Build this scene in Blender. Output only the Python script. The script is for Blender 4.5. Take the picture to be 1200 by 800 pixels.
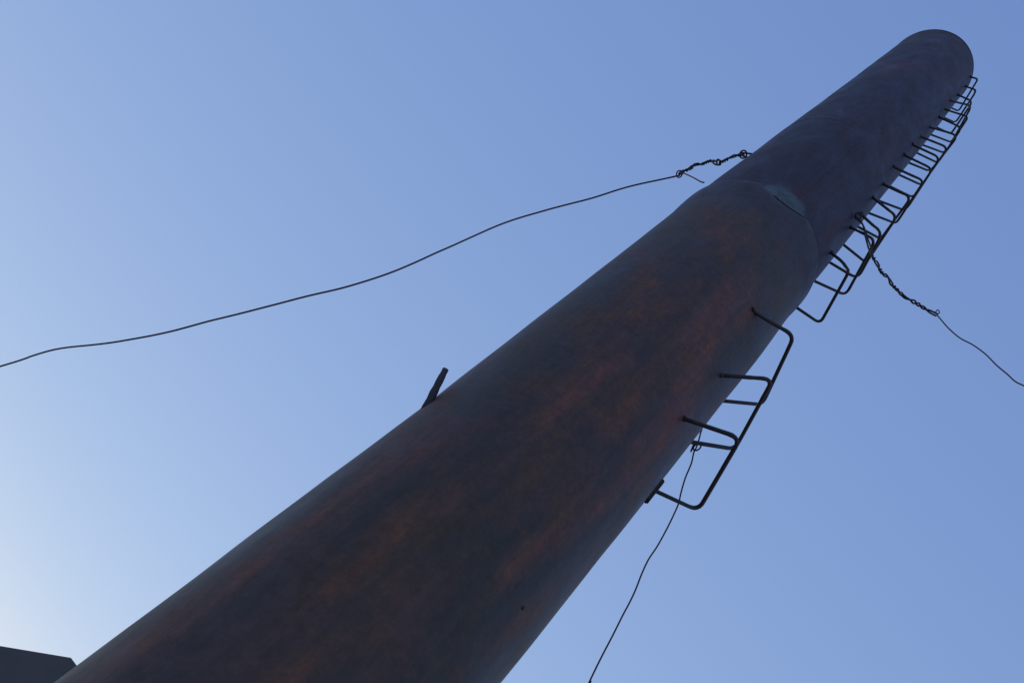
import bpy, bmesh, math, random
from mathutils import Vector, Matrix, noise

for o in list(bpy.data.objects):
    bpy.data.objects.remove(o)
SC = bpy.context.scene
COL = SC.collection
random.seed(11)
PI = math.pi

# ------------------------------------------------------------------ camera
CAM_Z = 1.5                              # eye height above the ground
cam = bpy.data.cameras.new('camera')
cam_ob = bpy.data.objects.new('camera', cam)
COL.objects.link(cam_ob)
cam.sensor_width = 36.0
cam.lens = 26.4
cam.clip_start = 0.05
cam.clip_end = 5000.0
rot = Matrix(((0.59862838, -0.80102688, 0.0),
              (-0.54936889, -0.41055777, -0.72776105),
              (0.58295616, 0.43565842, -0.68583078)))
cam_ob.matrix_world = Matrix.Translation((0, 0, CAM_Z)) @ rot.to_4x4()
SC.camera = cam_ob

# ------------------------------------------------------------------ sky and sun (the sun stands behind the chimney)
SUN_AZ, SUN_EL = math.radians(5.0), math.radians(34.6)
world = bpy.data.worlds.new('World')
SC.world = world
world.use_nodes = True
wt = world.node_tree
sky = wt.nodes.new('ShaderNodeTexSky')
sky.sky_type = 'NISHITA'
sky.sun_disc = False
sky.sun_elevation = SUN_EL
sky.sun_rotation = SUN_AZ
sky.air_density = 0.96
sky.dust_density = 0.0
sky.ozone_density = 2.31
sky.altitude = 195
# camera tone response per channel, the same for the whole sky
sep = wt.nodes.new('ShaderNodeSeparateColor')
comb = wt.nodes.new('ShaderNodeCombineColor')
wt.links.new(sky.outputs[0], sep.inputs[0])
for ch, (gain, power) in enumerate(((7.48, 0.637), (6.59, 0.511), (7.11, 0.285))):
    m0 = wt.nodes.new('ShaderNodeMath'); m0.operation = 'MULTIPLY'; m0.inputs[1].default_value = 0.1
    m1 = wt.nodes.new('ShaderNodeMath'); m1.operation = 'POWER'; m1.inputs[1].default_value = power
    m2 = wt.nodes.new('ShaderNodeMath'); m2.operation = 'MULTIPLY'; m2.inputs[1].default_value = gain
    wt.links.new(sep.outputs[ch], m0.inputs[0])
    wt.links.new(m0.outputs[0], m1.inputs[0])
    wt.links.new(m1.outputs[0], m2.inputs[0])
    wt.links.new(m2.outputs[0], comb.inputs[ch])
wt.links.new(comb.outputs[0], wt.nodes['Background'].inputs['Color'])
wt.nodes['Background'].inputs['Strength'].default_value = 0.12

sun = bpy.data.lights.new('sun', 'SUN')
sun.energy = 2.2
sun.angle = math.radians(0.53)
sun.color = (1.0, 0.95, 0.88)
sun_ob = bpy.data.objects.new('sun', sun)
COL.objects.link(sun_ob)
sd = Vector((math.sin(SUN_AZ) * math.cos(SUN_EL), math.cos(SUN_AZ) * math.cos(SUN_EL), math.sin(SUN_EL)))
sun_ob.rotation_euler = sd.to_track_quat('Z', 'Y').to_euler()
sun_ob.location = sd * 60

SC.view_settings.view_transform = 'Standard'
SC.view_settings.look = 'None'
SC.view_settings.exposure = 0.0
SC.view_settings.gamma = 1.0
SC.view_settings.use_curve_mapping = False
SC.render.engine = 'CYCLES'


# ------------------------------------------------------------------ materials
class NT:
    def __init__(self, name):
        self.m = bpy.data.materials.new(name)
        self.m.use_nodes = True
        self.t = self.m.node_tree
        self.b = self.t.nodes['Principled BSDF']

    def n(self, kind, **kw):
        nd = self.t.nodes.new(kind)
        for k, v in kw.items():
            setattr(nd, k, v)
        return nd

    def l(self, a, b):
        self.t.links.new(a, b)

    def noise(self, vec, scale, detail=6, rough=0.6, dist=0.0):
        nd = self.n('ShaderNodeTexNoise')
        nd.inputs['Scale'].default_value = scale
        nd.inputs['Detail'].default_value = detail
        nd.inputs['Roughness'].default_value = rough
        nd.inputs['Distortion'].default_value = dist
        self.l(vec, nd.inputs['Vector'])
        return nd.outputs['Fac']

    def ramp(self, fac, stops):
        nd = self.n('ShaderNodeValToRGB')
        e = nd.color_ramp.elements
        while len(e) > 2:
            e.remove(e[-1])
        for i, (p, c) in enumerate(stops):
            if i >= 2:
                e.new(p)
            e[i].position = p
            c = c if isinstance(c, tuple) else (c, c, c)
            e[i].color = (*c[:3], 1)
        self.l(fac, nd.inputs['Fac'])
        return nd.outputs['Color']

    def mix(self, fac, a, b, mode='MIX'):
        nd = self.n('ShaderNodeMix', data_type='RGBA', blend_type=mode)
        for s, v in (('Factor', fac), ('A', a), ('B', b)):
            if isinstance(v, (int, float)):
                nd.inputs[s].default_value = v
            elif isinstance(v, tuple):
                nd.inputs[s].default_value = (*v[:3], 1)
            else:
                self.l(v, nd.inputs[s])
        return nd.outputs['Result']

    def math(self, op, a, b=0.0, clamp=False):
        nd = self.n('ShaderNodeMath', operation=op, use_clamp=clamp)
        for i, v in enumerate((a, b)):
            if isinstance(v, (int, float)):
                nd.inputs[i].default_value = v
            else:
                self.l(v, nd.inputs[i])
        return nd.outputs[0]

    def map(self, scale=(1, 1, 1), loc=(0, 0, 0)):
        tc = self.n('ShaderNodeTexCoord')
        mp = self.n('ShaderNodeMapping')
        mp.inputs['Scale'].default_value = scale
        mp.inputs['Location'].default_value = loc
        self.l(tc.outputs['Object'], mp.inputs['Vector'])
        return mp.outputs['Vector']

    def bump(self, height, strength, dist=0.01):
        nd = self.n('ShaderNodeBump')
        nd.inputs['Strength'].default_value = strength
        nd.inputs['Distance'].default_value = dist
        self.l(height, nd.inputs['Height'])
        self.l(nd.outputs['Normal'], self.b.inputs['Normal'])


def rusty_pipe(name, dark, mid, brown, red, orange, red_cover=0.5, spec=0.5):
    """Weathered steel: dark mill scale, brown and red oxide in vertical runs, fresh orange where 'rust' is painted."""
    k = NT(name)
    v1 = k.map((1, 1, 0.28))
    v2 = k.map((1, 1, 0.5), (3.1, 1.7, 9.2))
    v3 = k.map((1, 1, 1))
    v4 = k.map((1, 1, 0.09), (7, 2, 1))
    big = k.noise(v1, 2.1, 5, 0.62, 0.5)
    med = k.noise(v2, 6.5, 8, 0.66, 0.4)
    fine = k.noise(v3, 52, 8, 0.78)
    runs = k.noise(v4, 13, 6, 0.6, 0.2)
    base = k.mix(k.ramp(big, [(0.36, 0.0), (0.66, 1.0)]), dark, mid)
    base = k.mix(k.ramp(med, [(0.42, 0.0), (0.72, 0.85)]), base, brown)
    redm = k.math('MULTIPLY', k.ramp(k.noise(k.map((1, 1, 0.33), (9, 4, 2)), 3.0, 7, 0.65, 0.8), [(0.5, 0.0), (0.7, 1.0)]), red_cover)
    base = k.mix(redm, base, red)
    base = k.mix(k.math('MULTIPLY', k.ramp(runs, [(0.52, 0.0), (0.72, 1.0)]), 0.35), base, brown)
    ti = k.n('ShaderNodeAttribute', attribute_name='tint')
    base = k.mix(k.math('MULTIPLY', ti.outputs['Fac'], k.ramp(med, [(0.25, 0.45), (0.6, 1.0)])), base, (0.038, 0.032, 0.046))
    at = k.n('ShaderNodeAttribute', attribute_name='rust')
    brk = k.math('MULTIPLY', k.ramp(k.noise(k.map((1, 1, 0.3), (2, 8, 5)), 11, 8, 0.72, 0.3), [(0.40, 0.0), (0.66, 1.0)]), k.ramp(med, [(0.3, 0.35), (0.6, 1.0)]))
    w = k.math('MULTIPLY', at.outputs['Fac'], k.math('ADD', k.math('MULTIPLY', brk, 0.85), 0.28), True)
    base = k.mix(k.math('MULTIPLY', w, 0.95, True), base, k.mix(k.ramp(med, [(0.46, 0.0), (0.74, 1.0)]), red, orange))
    # narrow runs along the length
    fr = k.noise(k.map((1, 1, 0.05), (4, 4, 3)), 38, 5, 0.65)
    base = k.mix(0.3, base, k.ramp(fr, [(0.34, 0.62), (0.68, 1.45)]), 'MULTIPLY')
    # cooler mill scale at the shoulder, and bare steel where the rust has flaked away
    ba = k.n('ShaderNodeAttribute', attribute_name='bare')
    bm_ = k.math('MULTIPLY', ba.outputs['Fac'], k.ramp(k.noise(v3, 24, 7, 0.7), [(0.34, 0.25), (0.54, 1.0)]))
    base = k.mix(bm_, base, (0.075, 0.115, 0.135))
    # speckle of pits and dust
    sp = k.ramp(fine, [(0.32, 0.66), (0.68, 1.36)])
    mot = k.ramp(k.noise(v3, 19, 7, 0.7), [(0.32, 0.66), (0.68, 1.34)])
    base = k.mix(0.7, base, mot, 'MULTIPLY')
    base = k.mix(0.8, base, sp, 'MULTIPLY')
    k.l(base, k.b.inputs['Base Color'])
    k.l(k.ramp(med, [(0.3, 0.44), (0.75, 0.7)]), k.b.inputs['Roughness'])
    k.b.inputs['Metallic'].default_value = 0.0
    k.b.inputs['Specular IOR Level'].default_value = spec
    k.bump(k.mix(0.5, fine, k.noise(v3, 16, 6, 0.6)), 0.16, 0.006)
    return k.m


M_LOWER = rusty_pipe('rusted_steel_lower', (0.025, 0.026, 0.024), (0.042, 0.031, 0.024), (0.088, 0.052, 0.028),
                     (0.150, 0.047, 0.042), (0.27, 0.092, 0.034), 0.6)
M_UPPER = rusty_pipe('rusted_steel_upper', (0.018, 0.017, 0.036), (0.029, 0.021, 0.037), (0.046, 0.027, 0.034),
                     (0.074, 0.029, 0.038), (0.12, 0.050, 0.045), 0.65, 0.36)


def simple(name, c1, c2, rough=0.6, metal=0.0, scale=30, bump=0.2):
    k = NT(name)
    v = k.map()
    f = k.noise(v, scale, 6, 0.65)
    k.l(k.ramp(f, [(0.35, c1), (0.68, c2)]), k.b.inputs['Base Color'])
    k.b.inputs['Roughness'].default_value = rough
    k.b.inputs['Metallic'].default_value = metal
    if bump:
        k.bump(f, bump, 0.004)
    return k.m


M_BAR = simple('dark_rebar', (0.032, 0.044, 0.070), (0.062, 0.056, 0.070), 0.8, 0.0, 45)
M_WIRE = simple('dark_steel_wire', (0.026, 0.034, 0.054), (0.048, 0.046, 0.060), 0.85, 0.0, 60)
M_SLAG_SHADE = simple('weld_slag_and_gap_shade', (0.014, 0.015, 0.018), (0.04, 0.036, 0.036), 0.75, 0.0, 60, 0.4)  # weld lumps, and the painted shade in the torn rim's gap
M_BEAD = simple('rusted_weld_bead', (0.05, 0.045, 0.055), (0.08, 0.06, 0.062), 0.7, 0.0, 60, 0.4)
M_BARE = simple('bare_grey_steel', (0.038, 0.060, 0.072), (0.085, 0.110, 0.120), 0.55, 0.0, 24, 0.15)
M_SOOT = simple('soot', (0.008, 0.008, 0.009), (0.02, 0.018, 0.016), 0.95, 0.0, 20)
M_SHEET = simple('rusted_sheet', (0.030, 0.036, 0.050), (0.055, 0.040, 0.052), 0.6, 0.0, 3.5, 0.2)
M_CONC = simple('concrete', (0.22, 0.21, 0.195), (0.34, 0.33, 0.31), 0.9, 0.0, 9, 0.5)
M_FLOOR = simple('dry_earth', (0.10, 0.085, 0.06), (0.20, 0.165, 0.12), 0.95, 0.0, 1.3, 0.6)


M_FRONT = simple('paler_sheet', (0.075, 0.095, 0.105), (0.115, 0.100, 0.110), 0.6, 0.0, 3.5, 0.2)


# ------------------------------------------------------------------ helpers
def link(name, me, parent=None, mat=None, smooth=True):
    o = bpy.data.objects.new(name, me)
    COL.objects.link(o)
    if parent:
        o.parent = parent
    if mat and not me.materials:
        me.materials.append(mat)
    if smooth:
        for p in me.polygons:
            p.use_smooth = True
    return o


def tag(o, label=None, cat=None, group=None, kind=None):
    for k, v in (('label', label), ('category', cat), ('group', group), ('kind', kind)):
        if v:
            o[k] = v
    return o


def empty(name, loc, label, cat, group=None):
    o = bpy.data.objects.new(name, None)
    COL.objects.link(o)
    o.location = loc
    o.empty_display_size = 0.3
    return tag(o, label, cat, group)


def fillet(pts, rad, n=5):
    """Round every inner corner of a polyline."""
    P = [Vector(p) for p in pts]
    out = [P[0]]
    for i in range(1, len(P) - 1):
        a, b, c = P[i - 1], P[i], P[i + 1]
        r = min(rad[i] if isinstance(rad, (list, tuple)) else rad, (a - b).length * 0.48, (c - b).length * 0.48)
        s, e = b + (a - b).normalized() * r, b + (c - b).normalized() * r
        for j in range(n + 1):
            t = j / n
            out.append((1 - t) ** 2 * s + 2 * t * (1 - t) * b + t * t * e)
    out.append(P[-1])
    return out


def smooth_path(pts, per=5):
    P = [Vector(p) for p in pts]
    if len(P) < 3:
        return P
    Q = [2 * P[0] - P[1]] + P + [2 * P[-1] - P[-2]]
    out = []
    for i in range(1, len(Q) - 2):
        p0, p1, p2, p3 = Q[i - 1:i + 3]
        for j in range(per):
            t = j / per
            out.append(0.5 * ((2 * p1) + (p2 - p0) * t + (2 * p0 - 5 * p1 + 4 * p2 - p3) * t * t
                              + (3 * p1 - p0 - 3 * p2 + p3) * t ** 3))
    out.append(P[-1])
    return out


def tube(name, pts, r, parent, mat, seg=8, closed=False, wob=0.0, rfun=None):
    P = [Vector(p) for p in pts]
    n = len(P)
    verts, faces = [], []
    up = None
    for i in range(n):
        a = P[(i - 1) % n] if (i > 0 or closed) else P[0]
        b = P[(i + 1) % n] if (i < n - 1 or closed) else P[-1]
        t = (b - a).normalized()
        if up is None:
            up = t.orthogonal().normalized()
        up = (up - t * up.dot(t)).normalized()
        side = t.cross(up)
        rr = r * (rfun(i / max(1, n - 1)) if rfun else 1.0)
        if wob:
            rr *= 1 + wob * noise.noise(P[i] * 40)
        for k in range(seg):
            an = 2 * PI * k / seg
            verts.append(P[i] + rr * (math.cos(an) * up + math.sin(an) * side))
    m = n if closed else n - 1
    for i in range(m):
        for k in range(seg):
            a, b = i * seg, ((i + 1) % n) * seg
            faces.append((a + k, a + (k + 1) % seg, b + (k + 1) % seg, b + k))
    if not closed:
        faces.append(tuple(range(seg - 1, -1, -1)))
        faces.append(tuple((n - 1) * seg + k for k in range(seg)))
    me = bpy.data.meshes.new(name)
    o0 = Vector((0, 0, 0)) if parent is None else parent.location
    me.from_pydata([v - o0 for v in verts], [], faces)
    return link(name, me, parent, mat)


def loop_pts(c, nrm, r, n=20, squash=1.0, ax=None):
    nrm = Vector(nrm).normalized()
    u = Vector(ax).normalized() if ax else nrm.orthogonal().normalized()
    u = (u - nrm * u.dot(nrm)).normalized()
    w = nrm.cross(u)
    return [Vector(c) + r * math.cos(2 * PI * i / n) * u + r * squash * math.sin(2 * PI * i / n) * w for i in range(n)]


def box_mesh(name, x0, x1, y0, y1, z0, z1, parent=None, mat=None, bevel=0.0, xf=None):
    bm = bmesh.new()
    bmesh.ops.create_cube(bm, size=1)
    for v in bm.verts:
        v.co = Vector((x0 + (v.co.x + .5) * (x1 - x0), y0 + (v.co.y + .5) * (y1 - y0), z0 + (v.co.z + .5) * (z1 - z0)))
    if bevel:
        bmesh.ops.bevel(bm, geom=bm.edges[:], offset=bevel, segments=2, affect='EDGES')
    if xf:
        bm.transform(xf)
    me = bpy.data.meshes.new(name)
    bm.to_mesh(me)
    bm.free()
    return link(name, me, parent, mat, False)


# ------------------------------------------------------------------ the ground
def ground():
    bm = bmesh.new()
    xs = [-3000, -600, -120, -40] + [i * 1.0 for i in range(-20, 21)] + [40, 120, 600, 3000]
    grid = []
    for y in xs:
        row = []
        for x in xs:
            d = math.hypot(x, y)
            h = 0.0
            if d > 3:
                h = 0.05 * noise.noise(Vector((x * .35, y * .35, 0))) * min(1, (d - 3) / 3)
            row.append(bm.verts.new((x, y, h)))
        grid.append(row)
    for j in range(len(xs) - 1):
        for i in range(len(xs) - 1):
            bm.faces.new((grid[j][i], grid[j][i + 1], grid[j + 1][i + 1], grid[j + 1][i]))
    me = bpy.data.meshes.new('ground')
    bm.to_mesh(me)
    bm.free()
    tag(link('ground', me, None, M_FLOOR), kind='structure')


ground()

# ------------------------------------------------------------------ the chimney
# axis: height above ground -> bearing (degrees) and distance from the viewer's spot: it leans a little
AXIS = [(0.0, 10.5, 2.24), (3.0, 10.47, 2.225), (4.55, 10.17, 2.165), (5.3, 9.73, 2.157), (7.3, 9.55, 2.145),
        (8.3, 9.48, 2.14), (10.37, 9.05, 2.14)]
R_LOW, R_UP = 0.409, 0.4045
STEP_Z, SEAM_Z, TOP_Z = 5.30, 6.69, 10.37


def interp(z, col):
    if z <= AXIS[0][0]:
        return AXIS[0][col]
    for a, b in zip(AXIS, AXIS[1:]):
        if z <= b[0]:
            t = (z - a[0]) / (b[0] - a[0])
            return a[col] + (b[col] - a[col]) * t
    return AXIS[-1][col]


def axis(z):
    c = Vector((0, 0, 0))
    for dz in (-0.2, -0.1, 0, 0.1, 0.2):          # softened bends
        a = math.radians(interp(z + dz, 1))
        d = interp(z + dz, 2)
        c += Vector((d * math.sin(a), d * math.cos(a), 0)) / 5
    c.z = z
    return c


def on(th, z, r):
    return axis(z) + Vector((r * math.sin(th), r * math.cos(th), 0))


STREAKS = [
    ([(4.244, 1.814), (4.199, 1.976), (4.176, 2.192), (4.093, 2.59), (4.035, 2.867)], 0.055, 0.85),
    ([(3.5, 3.072), (3.46, 3.302), (3.451, 3.436), (3.383, 3.575)], 0.04, 1.15),
    ([(3.601, 2.211), (3.603, 2.356), (3.643, 2.484), (3.576, 2.609), (3.507, 2.767)], 0.04, 0.6),
    ([(2.872, 2.664), (2.794, 2.814), (2.662, 3.116), (2.541, 3.472)], 0.05, 0.75),
    ([(2.556, 3.41), (2.718, 3.706), (2.98, 3.914), (3.013, 4.073), (3.05, 4.504)], 0.1, 0.85),
    ([(3.345, 3.037), (3.455, 3.41), (3.646, 3.652), (3.747, 4.144), (3.652, 4.678)], 0.18, 0.5),
    ([(3.479, 2.909), (3.47, 2.852)], 0.03, 0.7),
    ([(3.773, 2.84), (3.779, 2.744), (3.816, 2.926)], 0.04, 0.5),
    ([(2.653, 2.456), (2.44, 2.756)], 0.06, 0.45),
    ([(3.533, 1.986), (3.173, 2.278)], 0.12, 0.45),
    ([(3.246, 2.367), (3.141, 2.152)], 0.1, 0.4),
    ([(2.914, 3.095), (2.984, 3.523)], 0.12, 0.45),
    ([(3.66, 3.929), (3.69, 4.258), (3.805, 4.723)], 0.14, 0.4)]


for _z, _t in ((3.69, 2.53), (4.03, 2.547), (4.42, 2.80)):      # stains running down from the lowest rungs' roots
    STREAKS.append(([(_t, _z), (_t + 0.02, _z - 0.35)], 0.022, 0.55))


def wrap(a):
    return (a + PI) % (2 * PI) - PI


def rust_at(th, z):
    best = 0.0
    for pts, w, inten in STREAKS:
        for (t0, z0), (t1, z1) in zip(pts, pts[1:]):
            a0, a1 = wrap(t0 - th) * 0.41, wrap(t1 - th) * 0.41
            dx, dz = a1 - a0, z1 - z0
            L = dx * dx + dz * dz + 1e-9
            t = max(0, min(1, (-a0 * dx - (z0 - z) * dz) / L))
            d = math.hypot(a0 + dx * t, (z0 + dz * t - z) * 0.8)
            best = max(best, inten * math.exp(-(d / w) ** 2))
    return best


def dent(th, z, amp):
    p = Vector((math.sin(th) * 0.41, math.cos(th) * 0.41, z))
    return amp * (noise.noise(p * 2.2) + 0.5 * noise.noise(p * 5.0 + Vector((5, 1, 2))))


GAP_T, GAP_W = math.radians(-164.5), math.radians(20.5)     # where the lower pipe's rim is torn down


def rim_dip(th):
    u = abs(wrap(th - GAP_T)) / GAP_W
    return 0.0 if u >= 1 else (1 - u * u)


def tint_at(th, z, name):
    if name == 'upper_pipe':
        return 0.0
    if z < 2.9:                                     # veiling flare painted as a paler foot of the pipe, left of centre
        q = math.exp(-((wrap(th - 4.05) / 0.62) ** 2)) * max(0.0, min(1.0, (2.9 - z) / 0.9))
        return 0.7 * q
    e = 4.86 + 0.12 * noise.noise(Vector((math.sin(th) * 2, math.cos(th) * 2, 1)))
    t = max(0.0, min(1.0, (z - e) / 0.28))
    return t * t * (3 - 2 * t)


def bare_at(th, z, name):
    if name == 'lower_pipe':
        return 0.0
    u = wrap(th - GAP_T) / GAP_W
    if abs(u) >= 1.05:
        return 0.0
    hi = STEP_Z + 0.092 * max(0, 1 - abs(u) ** 2.2) ** 0.8
    e = max(0.0, min(1.0, (hi - z + 0.03 * noise.noise(Vector((th * 14, z * 14, 2)))) / 0.05 + 0.5))
    return e * min(1.0, (1.05 - abs(u)) / 0.25)


def pipe(name, zs, rfun, zfun, amp, mat, parent, wall=0.008, seg=200):
    n = len(zs)
    verts, faces, rust, tz = [], [], [], []
    for layer in (0, 1):
        for i, z in enumerate(zs):
            for k in range(seg):
                th = 2 * PI * k / seg
                zz = zfun(th, z)
                r = rfun(th, z) + dent(th, zz, amp) - wall * layer
                verts.append(on(th, zz, r) - parent.location)
                tz.append((th, zz))
                rust.append(rust_at(th, zz) if layer == 0 else 0)
    N = n * seg
    for i in range(n - 1):
        for k in range(seg):
            a, b = i * seg + k, i * seg + (k + 1) % seg
            c, d = a + seg, b + seg
            faces.append((b, a, c, d))
            faces.append((N + a, N + b, N + d, N + c))
    for k in range(seg):
        k2 = (k + 1) % seg
        a, b = (n - 1) * seg + k, (n - 1) * seg + k2
        faces.append((b, a, N + a, N + b))
        faces.append((k, k2, N + k2, N + k))
    me = bpy.data.meshes.new(name)
    me.from_pydata(verts, [], faces)
    at = me.attributes.new('rust', 'FLOAT', 'POINT')
    at.data.foreach_set('value', rust)
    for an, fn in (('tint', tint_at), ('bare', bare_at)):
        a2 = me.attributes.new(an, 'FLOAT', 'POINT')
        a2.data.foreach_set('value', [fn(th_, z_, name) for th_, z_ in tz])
    return link(name, me, parent, mat)


base = axis(0)
chimney = empty('chimney', (base.x, base.y, 0.0),
                'tall rusty dark steel chimney pipe rising overhead with a ladder of bent bars', 'chimney')

zs = [0.06 + (STEP_Z - 0.12) * i / 185 for i in range(186)] + [STEP_Z - 0.06 + 0.06 * i / 10 for i in range(1, 11)]


def r_low(th, z):
    u = max(0.0, (z - 5.06) / (STEP_Z - 5.06))
    f = math.sin(min(1.0, u * 1.25) * PI * 0.5) * 0.010
    v = max(0.0, (z - (STEP_Z - 0.05)) / 0.05)
    return R_LOW + f - 0.0125 * (1 - math.sqrt(max(0.0, 1 - v * v)))


def z_low(th, z):
    u = max(0.0, (z - 4.9) / (STEP_Z - 4.9))
    return z - 0.085 * u * rim_dip(th)


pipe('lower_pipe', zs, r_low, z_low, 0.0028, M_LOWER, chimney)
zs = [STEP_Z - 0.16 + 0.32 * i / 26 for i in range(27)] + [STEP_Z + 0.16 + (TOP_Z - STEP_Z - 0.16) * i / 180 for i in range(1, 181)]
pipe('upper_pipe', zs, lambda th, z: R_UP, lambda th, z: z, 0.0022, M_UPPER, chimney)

# the rolled rim of the lower pipe, a dark strip painting the gap's shade, and the welded seams
rim = []
for k in range(220):
    th = 2 * PI * k / 220
    z = STEP_Z - 0.085 * rim_dip(th)
    rim.append(on(th, z, R_UP + 0.0015 + dent(th, z, 0.0028) + 0.0012 * noise.noise(Vector((math.sin(th) * 9, math.cos(th) * 9, 4)))))
tube('rim_weld', [rim[k] for k in range(220) if rim_dip(2 * PI * k / 220) == 0], 0.004, chimney, M_UPPER, 6, wob=0.5)
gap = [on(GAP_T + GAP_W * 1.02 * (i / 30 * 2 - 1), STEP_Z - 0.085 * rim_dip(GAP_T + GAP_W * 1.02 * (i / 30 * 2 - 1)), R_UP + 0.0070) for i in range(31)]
tube('gap_shade', gap[:22], 0.0055, chimney, M_SLAG_SHADE, 6, wob=0.5, rfun=lambda t: 0.35 + 0.65 * math.sin(PI * min(1, max(0, t))) ** 0.5)['label'] = 'dark strip painted for the shade in the gap at the torn rim'


def seam(z, r, rad, mat):
    pts = [on(PI + 2 * PI * k / 160, z + 0.004 * noise.noise(Vector((k * .11, z, 0))), r + dent(PI + 2 * PI * k / 160, z, 0.0022)) for k in range(0, 66)]
    tube('weld_seam', pts, rad, chimney, mat, 6, wob=0.5, rfun=lambda t: 0.3 + 0.7 * math.sin(PI * t) ** 0.6)


seam(SEAM_Z, R_UP - 0.001, 0.0024, M_UPPER)
# top rim: rolled edge
tube('top_rim', [on(2 * PI * k / 120, TOP_Z, R_UP - 0.003) for k in range(120)], 0.0075, chimney, M_UPPER, 8, closed=True)

# vertical welds of the rolled plates
tube('plate_weld', [on(math.radians(-172) + 0.01 * math.sin(i), 5.46 + i * 0.045, R_UP + 0.0005 + dent(math.radians(-172), 5.46 + i * 0.045, 0.0022)) for i in range(26)], 0.0028, chimney, M_UPPER, 6, wob=0.5, rfun=lambda t: 0.2 + math.sin(PI * t))

# base: flange with bolts on a concrete block
bm = bmesh.new()
ring = []
for r, z in ((0.409, 0.06), (0.58, 0.06), (0.58, 0.09), (0.4105, 0.09)):
    ring.append([bm.verts.new((r * math.cos(2 * PI * k / 48), r * math.sin(2 * PI * k / 48), z)) for k in range(48)])
for a in range(4):
    for k in range(48):
        A, B = ring[a], ring[(a + 1) % 4]
        bm.faces.new((A[k], A[(k + 1) % 48], B[(k + 1) % 48], B[k]))
bmesh.ops.recalc_face_normals(bm, faces=bm.faces[:])
me = bpy.data.meshes.new('base_flange')
bm.to_mesh(me)
bm.free()
fl = link('base_flange', me, chimney, M_LOWER, False)
box_mesh('footing', -0.8, 0.8, -0.8, 0.8, -0.2, 0.058, chimney, M_CONC, 0.015)
bolt0 = None
for k in range(8):
    an = 2 * PI * (k + .5) / 8
    if bolt0 is None:
        bm = bmesh.new()
        bmesh.ops.create_cone(bm, cap_ends=True, segments=6, radius1=0.025, radius2=0.025, depth=0.02, matrix=Matrix.Translation((0, 0, 0.01)))
        bmesh.ops.create_cone(bm, cap_ends=True, segments=10, radius1=0.012, radius2=0.011, depth=0.045, matrix=Matrix.Translation((0, 0, 0.03)))
        me = bpy.data.meshes.new('bolt')
        bm.to_mesh(me)
        bm.free()
        bolt0 = me
    b = link('bolt', bolt0, chimney, M_BAR, False)
    b.location = (0.5 * math.cos(an), 0.5 * math.sin(an), 0.0905)

# ------------------------------------------------------------------ ladder of bent bars welded to the chimney
# each: near root, near corner, far corner, far root (metres)
RUNGS = [
    [(0.6141, 1.8321, 3.694), (0.7747, 1.6657, 3.6934), (0.9841, 2.0491, 3.6934), (0.7176, 2.0182, 3.4911)],
    [(0.6132, 1.8224, 4.0295), (0.75, 1.6839, 4.1191), (0.9611, 2.051, 4.1191), (0.7061, 2.0246, 3.7987)],
    [(0.5109, 1.7599, 4.4186), (0.7193, 1.7024, 4.4868), (0.9445, 2.052, 4.4868), (0.7226, 2.0199, 4.1488)],
    [(0.6578, 1.8586, 5.5976), (0.7534, 1.7194, 5.3358), (0.9287, 2.0201, 5.3358), (0.7219, 2.0316, 5.2235)],
    [(0.6475, 1.8473, 5.9726), (0.7624, 1.7004, 5.7909), (0.9576, 2.0248, 5.7909), (0.7088, 2.0319, 5.5505)],
    [(0.64, 1.8395, 6.2006), (0.7776, 1.721, 5.9854), (0.9469, 1.9969, 5.9854), (0.7052, 2.0428, 5.8712)],
    [(0.6291, 1.8287, 6.4747), (0.784, 1.7046, 6.2648), (0.9402, 2.016, 6.2648), (0.7156, 2.0339, 6.1759)],
    [(0.6234, 1.8231, 6.7334), (0.788, 1.7087, 6.6705), (0.9256, 2.0157, 6.6705), (0.7522, 2.0216, 6.5075)],
    [(0.5919, 1.797, 6.9972), (0.7921, 1.7032, 7.0286), (0.9484, 2.0094, 7.0286), (0.7055, 2.0388, 6.7597)],
    [(0.5924, 1.7967, 7.3027), (0.792, 1.7029, 7.3154), (0.9502, 2.0089, 7.3154), (0.7124, 2.0361, 7.0325)],
    [(0.5911, 1.7952, 7.5767), (0.7916, 1.7052, 7.6073), (0.9417, 2.0104, 7.6073), (0.7241, 2.0322, 7.3886)],
    [(0.6066, 1.8068, 7.8825), (0.7951, 1.7079, 7.9105), (0.9369, 2.0076, 7.9105), (0.7186, 2.0357, 7.6868)],
    [(0.6117, 1.8106, 8.2068), (0.8036, 1.7016, 8.2846), (0.9311, 2.013, 8.2846), (0.7253, 2.0322, 8.0203)],
    [(0.6202, 1.8206, 8.6148), (0.7948, 1.7127, 8.5339), (0.9372, 2.002, 8.5339), (0.7133, 2.0393, 8.3252)],
    [(0.6171, 1.82, 8.8851), (0.7848, 1.7081, 8.8755), (0.9404, 2.0113, 8.8755), (0.7175, 2.0346, 8.5543)],
    [(0.5987, 1.8057, 9.107), (0.7566, 1.7206, 9.2312), (0.9356, 2.0138, 9.2312), (0.7217, 2.0328, 8.9093)],
    [(0.6269, 1.8354, 9.5594), (0.7486, 1.7362, 9.4026), (0.8873, 2.0213, 9.4026), (0.6922, 2.0519, 9.186)],
    [(0.6359, 1.8495, 10.0278), (0.7165, 1.7443, 9.7999), (0.8648, 2.0374, 9.7999), (0.6598, 2.0617, 9.5386)],
    [(0.6011, 1.8165, 10.2261), (0.6664, 1.7656, 10.1915), (0.8249, 2.052, 10.1915), (0.6129, 2.0765, 9.9094)]]
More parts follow.
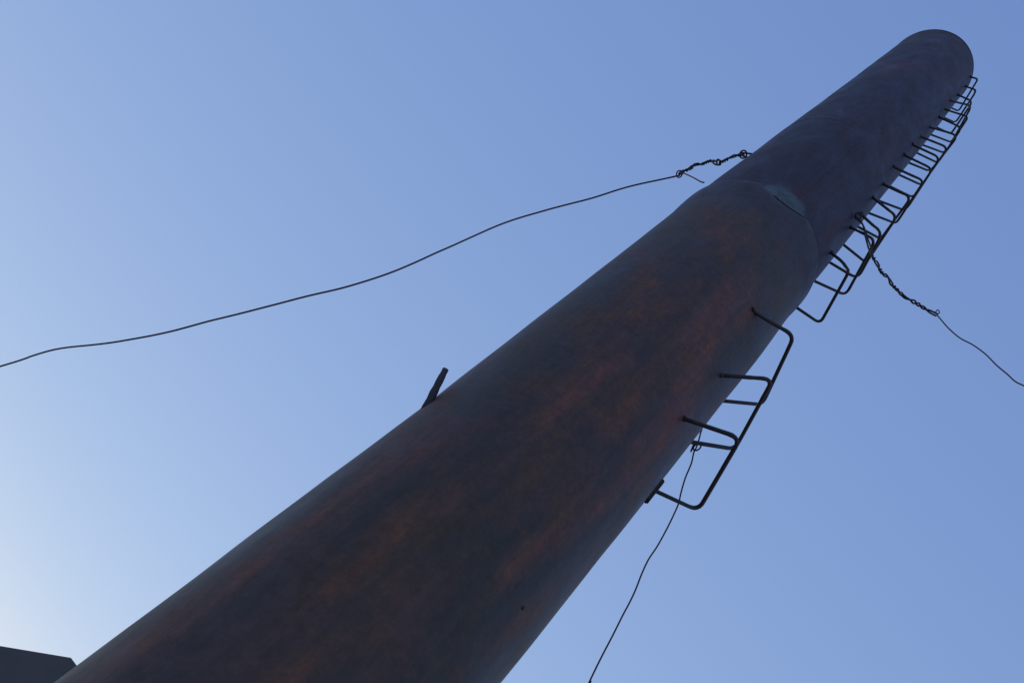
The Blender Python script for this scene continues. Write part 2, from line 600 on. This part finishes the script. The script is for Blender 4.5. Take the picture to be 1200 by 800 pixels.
for i, (nr, nc, fc, fr) in enumerate(RUNGS):
    nr, nc, fc, fr = map(Vector, (nr, nc, fc, fr))
    mid = (nr + nc) / 2 + Vector((0, 0, random.uniform(-0.008, 0.008)))
    if i == 3:
        mid = (nr + nc) / 2 + Vector((0.012, 0, 0.03))
    if i == 4:
        mid += Vector((0, 0, 0.02))
    path = fillet([nr, mid, nc, fc, fr], [0, 0.06, 0.045 + random.uniform(-.01, .012), 0.045 + random.uniform(-.012, .012), 0], 6)
    rg = tube('rung', path, 0.0088 if i < 3 else 0.0082, chimney, M_BAR, 10, wob=0.12)
    # weld lumps at the two roots
    for q in (nr,):
        c = axis(q.z)
        dr = Vector((q.x - c.x, q.y - c.y, 0)).normalized()
        p = c + dr * (R_LOW if q.z < STEP_Z else R_UP)
        bm = bmesh.new()
        bmesh.ops.create_icosphere(bm, subdivisions=2, radius=0.0125)
        for v in bm.verts:
            v.co *= 1 + 0.35 * noise.noise(v.co * 60 + Vector((i, 0, 0)))
            v.co += p - chimney.location
        me = bpy.data.meshes.new('weld_bead')
        bm.to_mesh(me)
        bm.free()
        w = link('weld_bead', me, rg, M_SLAG_SHADE)
RL = {0: 'lowest rung, wide square staple', 3: 'kinked rung just above the gap in the ladder', 18: 'topmost small rung'}
rs = [o for o in chimney.children if o.name.split('.')[0] == 'rung']
rs.sort(key=lambda o: int(o.name.split('.')[1]) if '.' in o.name else 0)
for k, v in RL.items():
    rs[k]['label'] = v

# lug at the far foot of the lowest rung
c = on(math.radians(113), 3.52, R_LOW)
lug_x = Matrix.Translation(c - chimney.location) @ Matrix.Rotation(math.radians(-113 + 90), 4, 'Z')
lug = box_mesh('lug', -0.01, 0.013, -0.016, 0.016, -0.068, 0.068, chimney, M_SLAG_SHADE, 0.005, lug_x)

# dark stub on the front, low down, and the peg that sticks out on the left
c = on(math.radians(148), 2.65, R_LOW)
bm = bmesh.new()
bmesh.ops.create_icosphere(bm, subdivisions=3, radius=0.006)
for v in bm.verts:
    v.co.z *= 1.3
    v.co *= 1 + 0.5 * noise.noise(v.co * 45)
    v.co += c - chimney.location
me = bpy.data.meshes.new('weld_stub')
bm.to_mesh(me)
bm.free()
link('weld_stub', me, chimney, M_SLAG_SHADE)

PEG = [(0.016, 2.15, 2.985), (-0.031, 2.13, 3.085), (-0.062, 2.12, 3.155)]
peg = tube('peg', smooth_path(PEG, 4), 0.0125, chimney, M_BAR, 10, wob=0.2, rfun=lambda t: 1.0 + 0.35 * (1 - t) ** 2)
peg['label'] = 'short steel peg sticking out on the left side'

# ------------------------------------------------------------------ guy wires
W = {
    'w1': [(-0.2048, 2.3682, 5.7136), (-0.2818, 2.5014, 5.589), (-0.364, 2.6438, 5.4489), (-0.4371, 2.7704, 5.2781), (-0.5159, 2.907, 5.1283), (-0.5947, 3.0434, 4.9787), (-0.6445, 3.1298, 4.7594), (-0.6576, 3.1524, 4.4706), (-0.6898, 3.2081, 4.2451), (-0.7339, 3.2845, 4.0565), (-0.7905, 3.3825, 3.8983), (-0.8836, 3.5438, 3.7411), (-0.993, 3.7333, 3.6048), (-1.0962, 3.9121, 3.4552), (-1.1831, 4.0626, 3.284), (-1.3418, 4.3375, 3.1316), (-1.5405, 4.6816, 2.9985), (-1.627, 4.8314, 2.8642), (-1.6791, 4.9216, 2.7058)],
    'w1twist': [(-0.0669, 2.1292, 6.0522), (-0.0971, 2.1816, 6.0374), (-0.1065, 2.1979, 5.9461), (-0.1177, 2.2173, 5.9063), (-0.1613, 2.2927, 5.9794), (-0.1743, 2.3153, 5.9204), (-0.2003, 2.3603, 5.9204), (-0.1983, 2.3569, 5.822), (-0.2067, 2.3715, 5.771), (-0.2048, 2.3682, 5.7136)],
    'w1tail': [(-0.2084, 2.3743, 5.7533), (-0.1358, 2.2487, 5.5957), (-0.0855, 2.1615, 5.4777), (-0.0693, 2.1334, 5.451)],
    'w1ring': [(-0.0701, 2.1349, 6.0549), (-0.2082, 2.3741, 5.7159)],
    'w2a': [(0.6113, 1.7984, 6.0054), (0.6479, 1.7773, 5.9843), (0.6819, 1.7577, 5.9157), (0.7134, 1.7394, 5.8183), (0.7617, 1.7115, 5.6834), (0.7998, 1.6896, 5.6078)],
    'w2b': [(0.6261, 1.7898, 5.9816), (0.665, 1.7674, 5.9497), (0.6985, 1.748, 5.8821), (0.7327, 1.7283, 5.7907), (0.7712, 1.7061, 5.6971), (0.7998, 1.6896, 5.6078)],
    'w2twist': [(0.7998, 1.6896, 5.6078), (0.8397, 1.6665, 5.539), (0.8733, 1.6471, 5.4772), (0.9043, 1.6292, 5.4616), (0.9315, 1.6135, 5.4068), (0.9652, 1.594, 5.3743), (1.003, 1.5723, 5.338), (1.0334, 1.5547, 5.3363), (1.0607, 1.5389, 5.3306), (1.0922, 1.5207, 5.3205), (1.119, 1.5053, 5.3149), (1.1485, 1.4882, 5.3133)],
    'w2': [(1.1485, 1.4882, 5.3133), (1.1759, 1.4724, 5.2791), (1.2113, 1.452, 5.2371), (1.2628, 1.4223, 5.1994), (1.3155, 1.3918, 5.1934), (1.3704, 1.3601, 5.1643), (1.4199, 1.3315, 5.1138), (1.4627, 1.3068, 5.0831), (1.4981, 1.2864, 5.0533), (1.5301, 1.2679, 5.0525), (1.5784, 1.24, 5.0408)],
    'w2tail': [(1.1383, 1.4941, 5.3304), (1.143, 1.4914, 5.3678), (1.1532, 1.4855, 5.3504), (1.1501, 1.4873, 5.3256)],
    'w3': [(0.8344, 2.0777, 3.9173), (0.8696, 2.1129, 3.902), (0.9, 2.1433, 3.8509), (0.9408, 2.1841, 3.8197), (0.9766, 2.2199, 3.8038), (1.0027, 2.246, 3.7519), (1.0229, 2.2662, 3.6912), (1.0398, 2.2831, 3.6151), (1.0444, 2.2877, 3.5388), (1.0675, 2.3108, 3.4826), (1.0998, 2.3431, 3.436), (1.12, 2.3633, 3.388), (1.1344, 2.3777, 3.3328), (1.1613, 2.4046, 3.2525), (1.1815, 2.4248, 3.1803), (1.2009, 2.4442, 3.1226), (1.2216, 2.4649, 3.0723), (1.2458, 2.4891, 3.0354)],
    'w3up': [(0.8385, 2.0879, 3.9292), (0.8342, 2.0896, 3.9646), (0.8238, 2.0938, 4.0136), (0.8125, 2.0982, 4.0559), (0.801, 2.1026, 4.0988)],
    'w3ring': [(0.8219, 2.0945, 3.9557)]}


def strands(name_a, path, rad, sep, turns, parent, sepfun=None):
    """Two wires twisted around each other along a path."""
    P = smooth_path(path, 6)
    n = len(P)
    L = [0.0]
    for a, b in zip(P, P[1:]):
        L.append(L[-1] + (b - a).length)
    tot = L[-1]
    for s in (0, 1):
        out = []
        N = 150
        for i in range(N + 1):
            t = i / N
            x = t * tot
            j = max(q for q in range(n) if L[q] <= x + 1e-9)
            j = min(j, n - 2)
            f = (x - L[j]) / max(1e-6, L[j + 1] - L[j])
            p = P[j].lerp(P[j + 1], min(1, f))
            tg = (P[j + 1] - P[j]).normalized()
            u = tg.orthogonal().normalized()
            w = tg.cross(u)
            an = 2 * PI * turns * (t + 0.035 * math.sin(t * 23)) + PI * s
            q = sep * (0.75 + 0.6 * abs(noise.noise(Vector((t * 7, s * 0.2, 1))))) * (sepfun(t) if sepfun else 1)
            out.append(p + (math.cos(an) * u + math.sin(an) * w) * q)
        tube(name_a, out, rad, parent, M_WIRE, 7)


def stake(parent, p):
    o = tube('anchor_stake', [Vector(p) + Vector((0, 0, -0.3)), Vector(p) + Vector((0, 0, 0.16))], 0.014, parent, M_BAR, 10)
    return o


def wiggle(pts, amp, per=6):
    out = []
    for p in smooth_path(pts, per):
        out.append(p + amp * noise.noise_vector(p * 3.1))
    return out


# long wire to the upper left
w1 = empty('guy_wire', W['w1twist'][0], 'long wavy guy wire running left and down from the chimney with a twisted end',
           'wire', 'guy wires holding the chimney')
end1 = [Vector(p) for p in W['w1']] + [Vector((-2.06, 5.58, 1.75)), Vector((-2.45, 6.26, 0.85)), Vector((-2.78, 6.83, 0.02))]
tube('strand', wiggle(end1, 0.010), 0.0052, w1, M_WIRE, 8)
strands('twisted_end', W['w1twist'], 0.0055, 0.0072, 9, w1, lambda t: 2.6 if 0.3 < t < 0.42 else 1.0)
dirn = Vector((0.5, -2.1, -4.3))
tube('loop', loop_pts(W['w1ring'][0], dirn, 0.024, 22, 0.85), 0.0052, w1, M_WIRE, 8, closed=True)
tube('loop', loop_pts(W['w1ring'][1], dirn, 0.021, 22, 0.8), 0.0042, w1, M_WIRE, 8, closed=True)
tube('loop', loop_pts(Vector(W['w1ring'][1]) + Vector((0, 0, 0.028)), Vector((1, .4, .3)), 0.018, 22, 0.9), 0.0042, w1, M_WIRE, 8, closed=True)
tube('tail', smooth_path(W['w1tail'], 5), 0.0045, w1, M_WIRE, 8)
stake(w1, (-2.78, 6.83, 0))
# welded eye that holds it
e0 = Vector(W['w1ring'][0])
tube('eyelet', fillet([on(math.radians(-92), 6.02, R_UP - 0.005), e0 + Vector((0.0, -0.0, -0.028)), e0 + Vector((-0.02, 0.01, 0.0)),
                       e0 + Vector((0.0, 0.0, 0.03)), on(math.radians(-92), 6.1, R_UP - 0.005)], 0.02, 4), 0.006, chimney, M_BAR, 8)

# wire to the right
w2 = empty('guy_wire', W['w2a'][0], 'guy wire twisted over the ladder bars then running off to the right edge',
           'wire', 'guy wires holding the chimney')
tube('strand', smooth_path(W['w2a'], 5), 0.0050, w2, M_WIRE, 8)
tube('strand', smooth_path(W['w2b'], 5), 0.0046, w2, M_WIRE, 8)
strands('twisted_end', W['w2twist'], 0.0047, 0.0068, 6.5, w2)
end2 = [Vector(p) for p in W['w2']] + [Vector((1.95, 1.025, 4.75)), Vector((3.1, 0.36, 3.5)), Vector((4.6, -0.50, 1.6)), Vector((5.7, -1.14, 0.02))]
tube('strand', smooth_path(end2, 6), 0.0032, w2, M_WIRE, 8)
tube('tail', smooth_path(W['w2tail'], 5), 0.0026, w2, M_WIRE, 6)
stake(w2, (5.7, -1.14, 0))
p0 = Vector(W['w2a'][0])
tube('eyelet', loop_pts(p0 + Vector((0.012, -0.018, 0.0)), Vector((0.2, 0.3, 1)), 0.019, 22, 0.9), 0.0048, chimney, M_BAR, 8, closed=True)

# thin wire past the lowest rungs
w3 = empty('guy_wire', W['w3ring'][0], 'thin wire knotted on the second lowest rung and hanging down behind it',
           'wire', 'guy wires holding the chimney')
back = [on(math.radians(32), 5.9, R_UP), Vector((0.66, 2.46, 5.3)), Vector((0.735, 2.28, 4.6)), Vector((0.775, 2.17, 4.25))]
down = [Vector(p) for p in reversed(W['w3up'])] + [Vector(p) for p in W['w3'][1:]]
end3 = back + down + [Vector((1.42, 2.66, 2.45)), Vector((1.78, 3.02, 1.35)), Vector((2.25, 3.50, 0.02))]
tube('strand', smooth_path(end3, 5), 0.0034, w3, M_WIRE, 8)
tube('loop', loop_pts(W['w3ring'][0], Vector((0.8, -0.5, 0.2)), 0.020, 22, 1.25, (0, 0, 1)), 0.0036, w3, M_WIRE, 8, closed=True)
tube('loop', loop_pts(Vector(W['w3ring'][0]) + Vector((0.012, -0.01, 0.008)), Vector((0.9, 0.2, 0.4)), 0.017, 22, 1.1, (0, 0, 1)), 0.0036, w3, M_WIRE, 8, closed=True)
stake(w3, (2.25, 3.50, 0))
tube('eyelet', loop_pts(on(math.radians(32), 5.9, R_UP + 0.012), Vector((1, -.4, 0)), 0.024, 20), 0.0055, chimney, M_BAR, 8, closed=True)

# ------------------------------------------------------------------ low steel bin behind, its sloping shoulder in the bottom left
steel_bin = empty('steel_bin', (-0.06, 5.0, 0.0), 'low dark steel bin with a sloping shoulder beside the foot of the chimney', 'bin')
TOPZ, LX, RX, DP = 2.155, -0.62, 1.55, 1.5
LZ = TOPZ + LX * 0.79
G = 0.0


def plate(name, outline, y0, y1, mat, parent=steel_bin):
    """A flat plate: outline in x-z, thickness along y."""
    n = len(outline)
    me = bpy.data.meshes.new(name)
    me.from_pydata([(x, y0, z) for x, z in outline] + [(x, y1, z) for x, z in outline], [],
                   [tuple(range(n)), tuple(range(2 * n - 1, n - 1, -1))] + [((i + 1) % n, i, n + i, n + (i + 1) % n) for i in range(n)])
    return link(name, me, parent, mat, False)


face = [(LX, G), (RX, G), (RX, TOPZ), (0.0, TOPZ), (LX, LZ)]
plate('front_wall', face, 0.0, 0.012, M_FRONT)
plate('back_wall', face, DP - 0.012, DP, M_SHEET)
plate('side_wall', [(LX + 0.002, G), (LX + 0.014, G), (LX + 0.014, LZ - 0.004), (LX + 0.002, LZ - 0.012)], 0.014, DP - 0.014, M_SHEET)
plate('side_wall', [(RX - 0.014, G), (RX - 0.002, G), (RX - 0.002, TOPZ - 0.004), (RX - 0.014, TOPZ - 0.004)], 0.014, DP - 0.014, M_SHEET)
plate('shoulder_sheet', [(LX + 0.004, LZ - 0.012), (0.0, TOPZ - 0.016), (0.0, TOPZ - 0.004), (LX + 0.004, LZ - 0.001)], 0.014, DP - 0.014, M_SHEET)
plate('top_sheet', [(0.002, TOPZ - 0.016), (RX - 0.016, TOPZ - 0.016), (RX - 0.016, TOPZ - 0.004), (0.002, TOPZ - 0.004)], 0.014, DP - 0.014, M_SHEET)
d = plate('door', [(0.45, 0.2), (1.15, 0.2), (1.15, 1.75), (0.45, 1.75)], -0.010, -0.001, M_SHEET)
hd = tube('handle', [(0, 0, 0), (0, -0.04, 0), (0, -0.04, 0.14), (0, 0, 0.14)], 0.007, None, M_BAR, 8)
hd.parent = d
hd.location = (0.55, -0.010, 1.0)
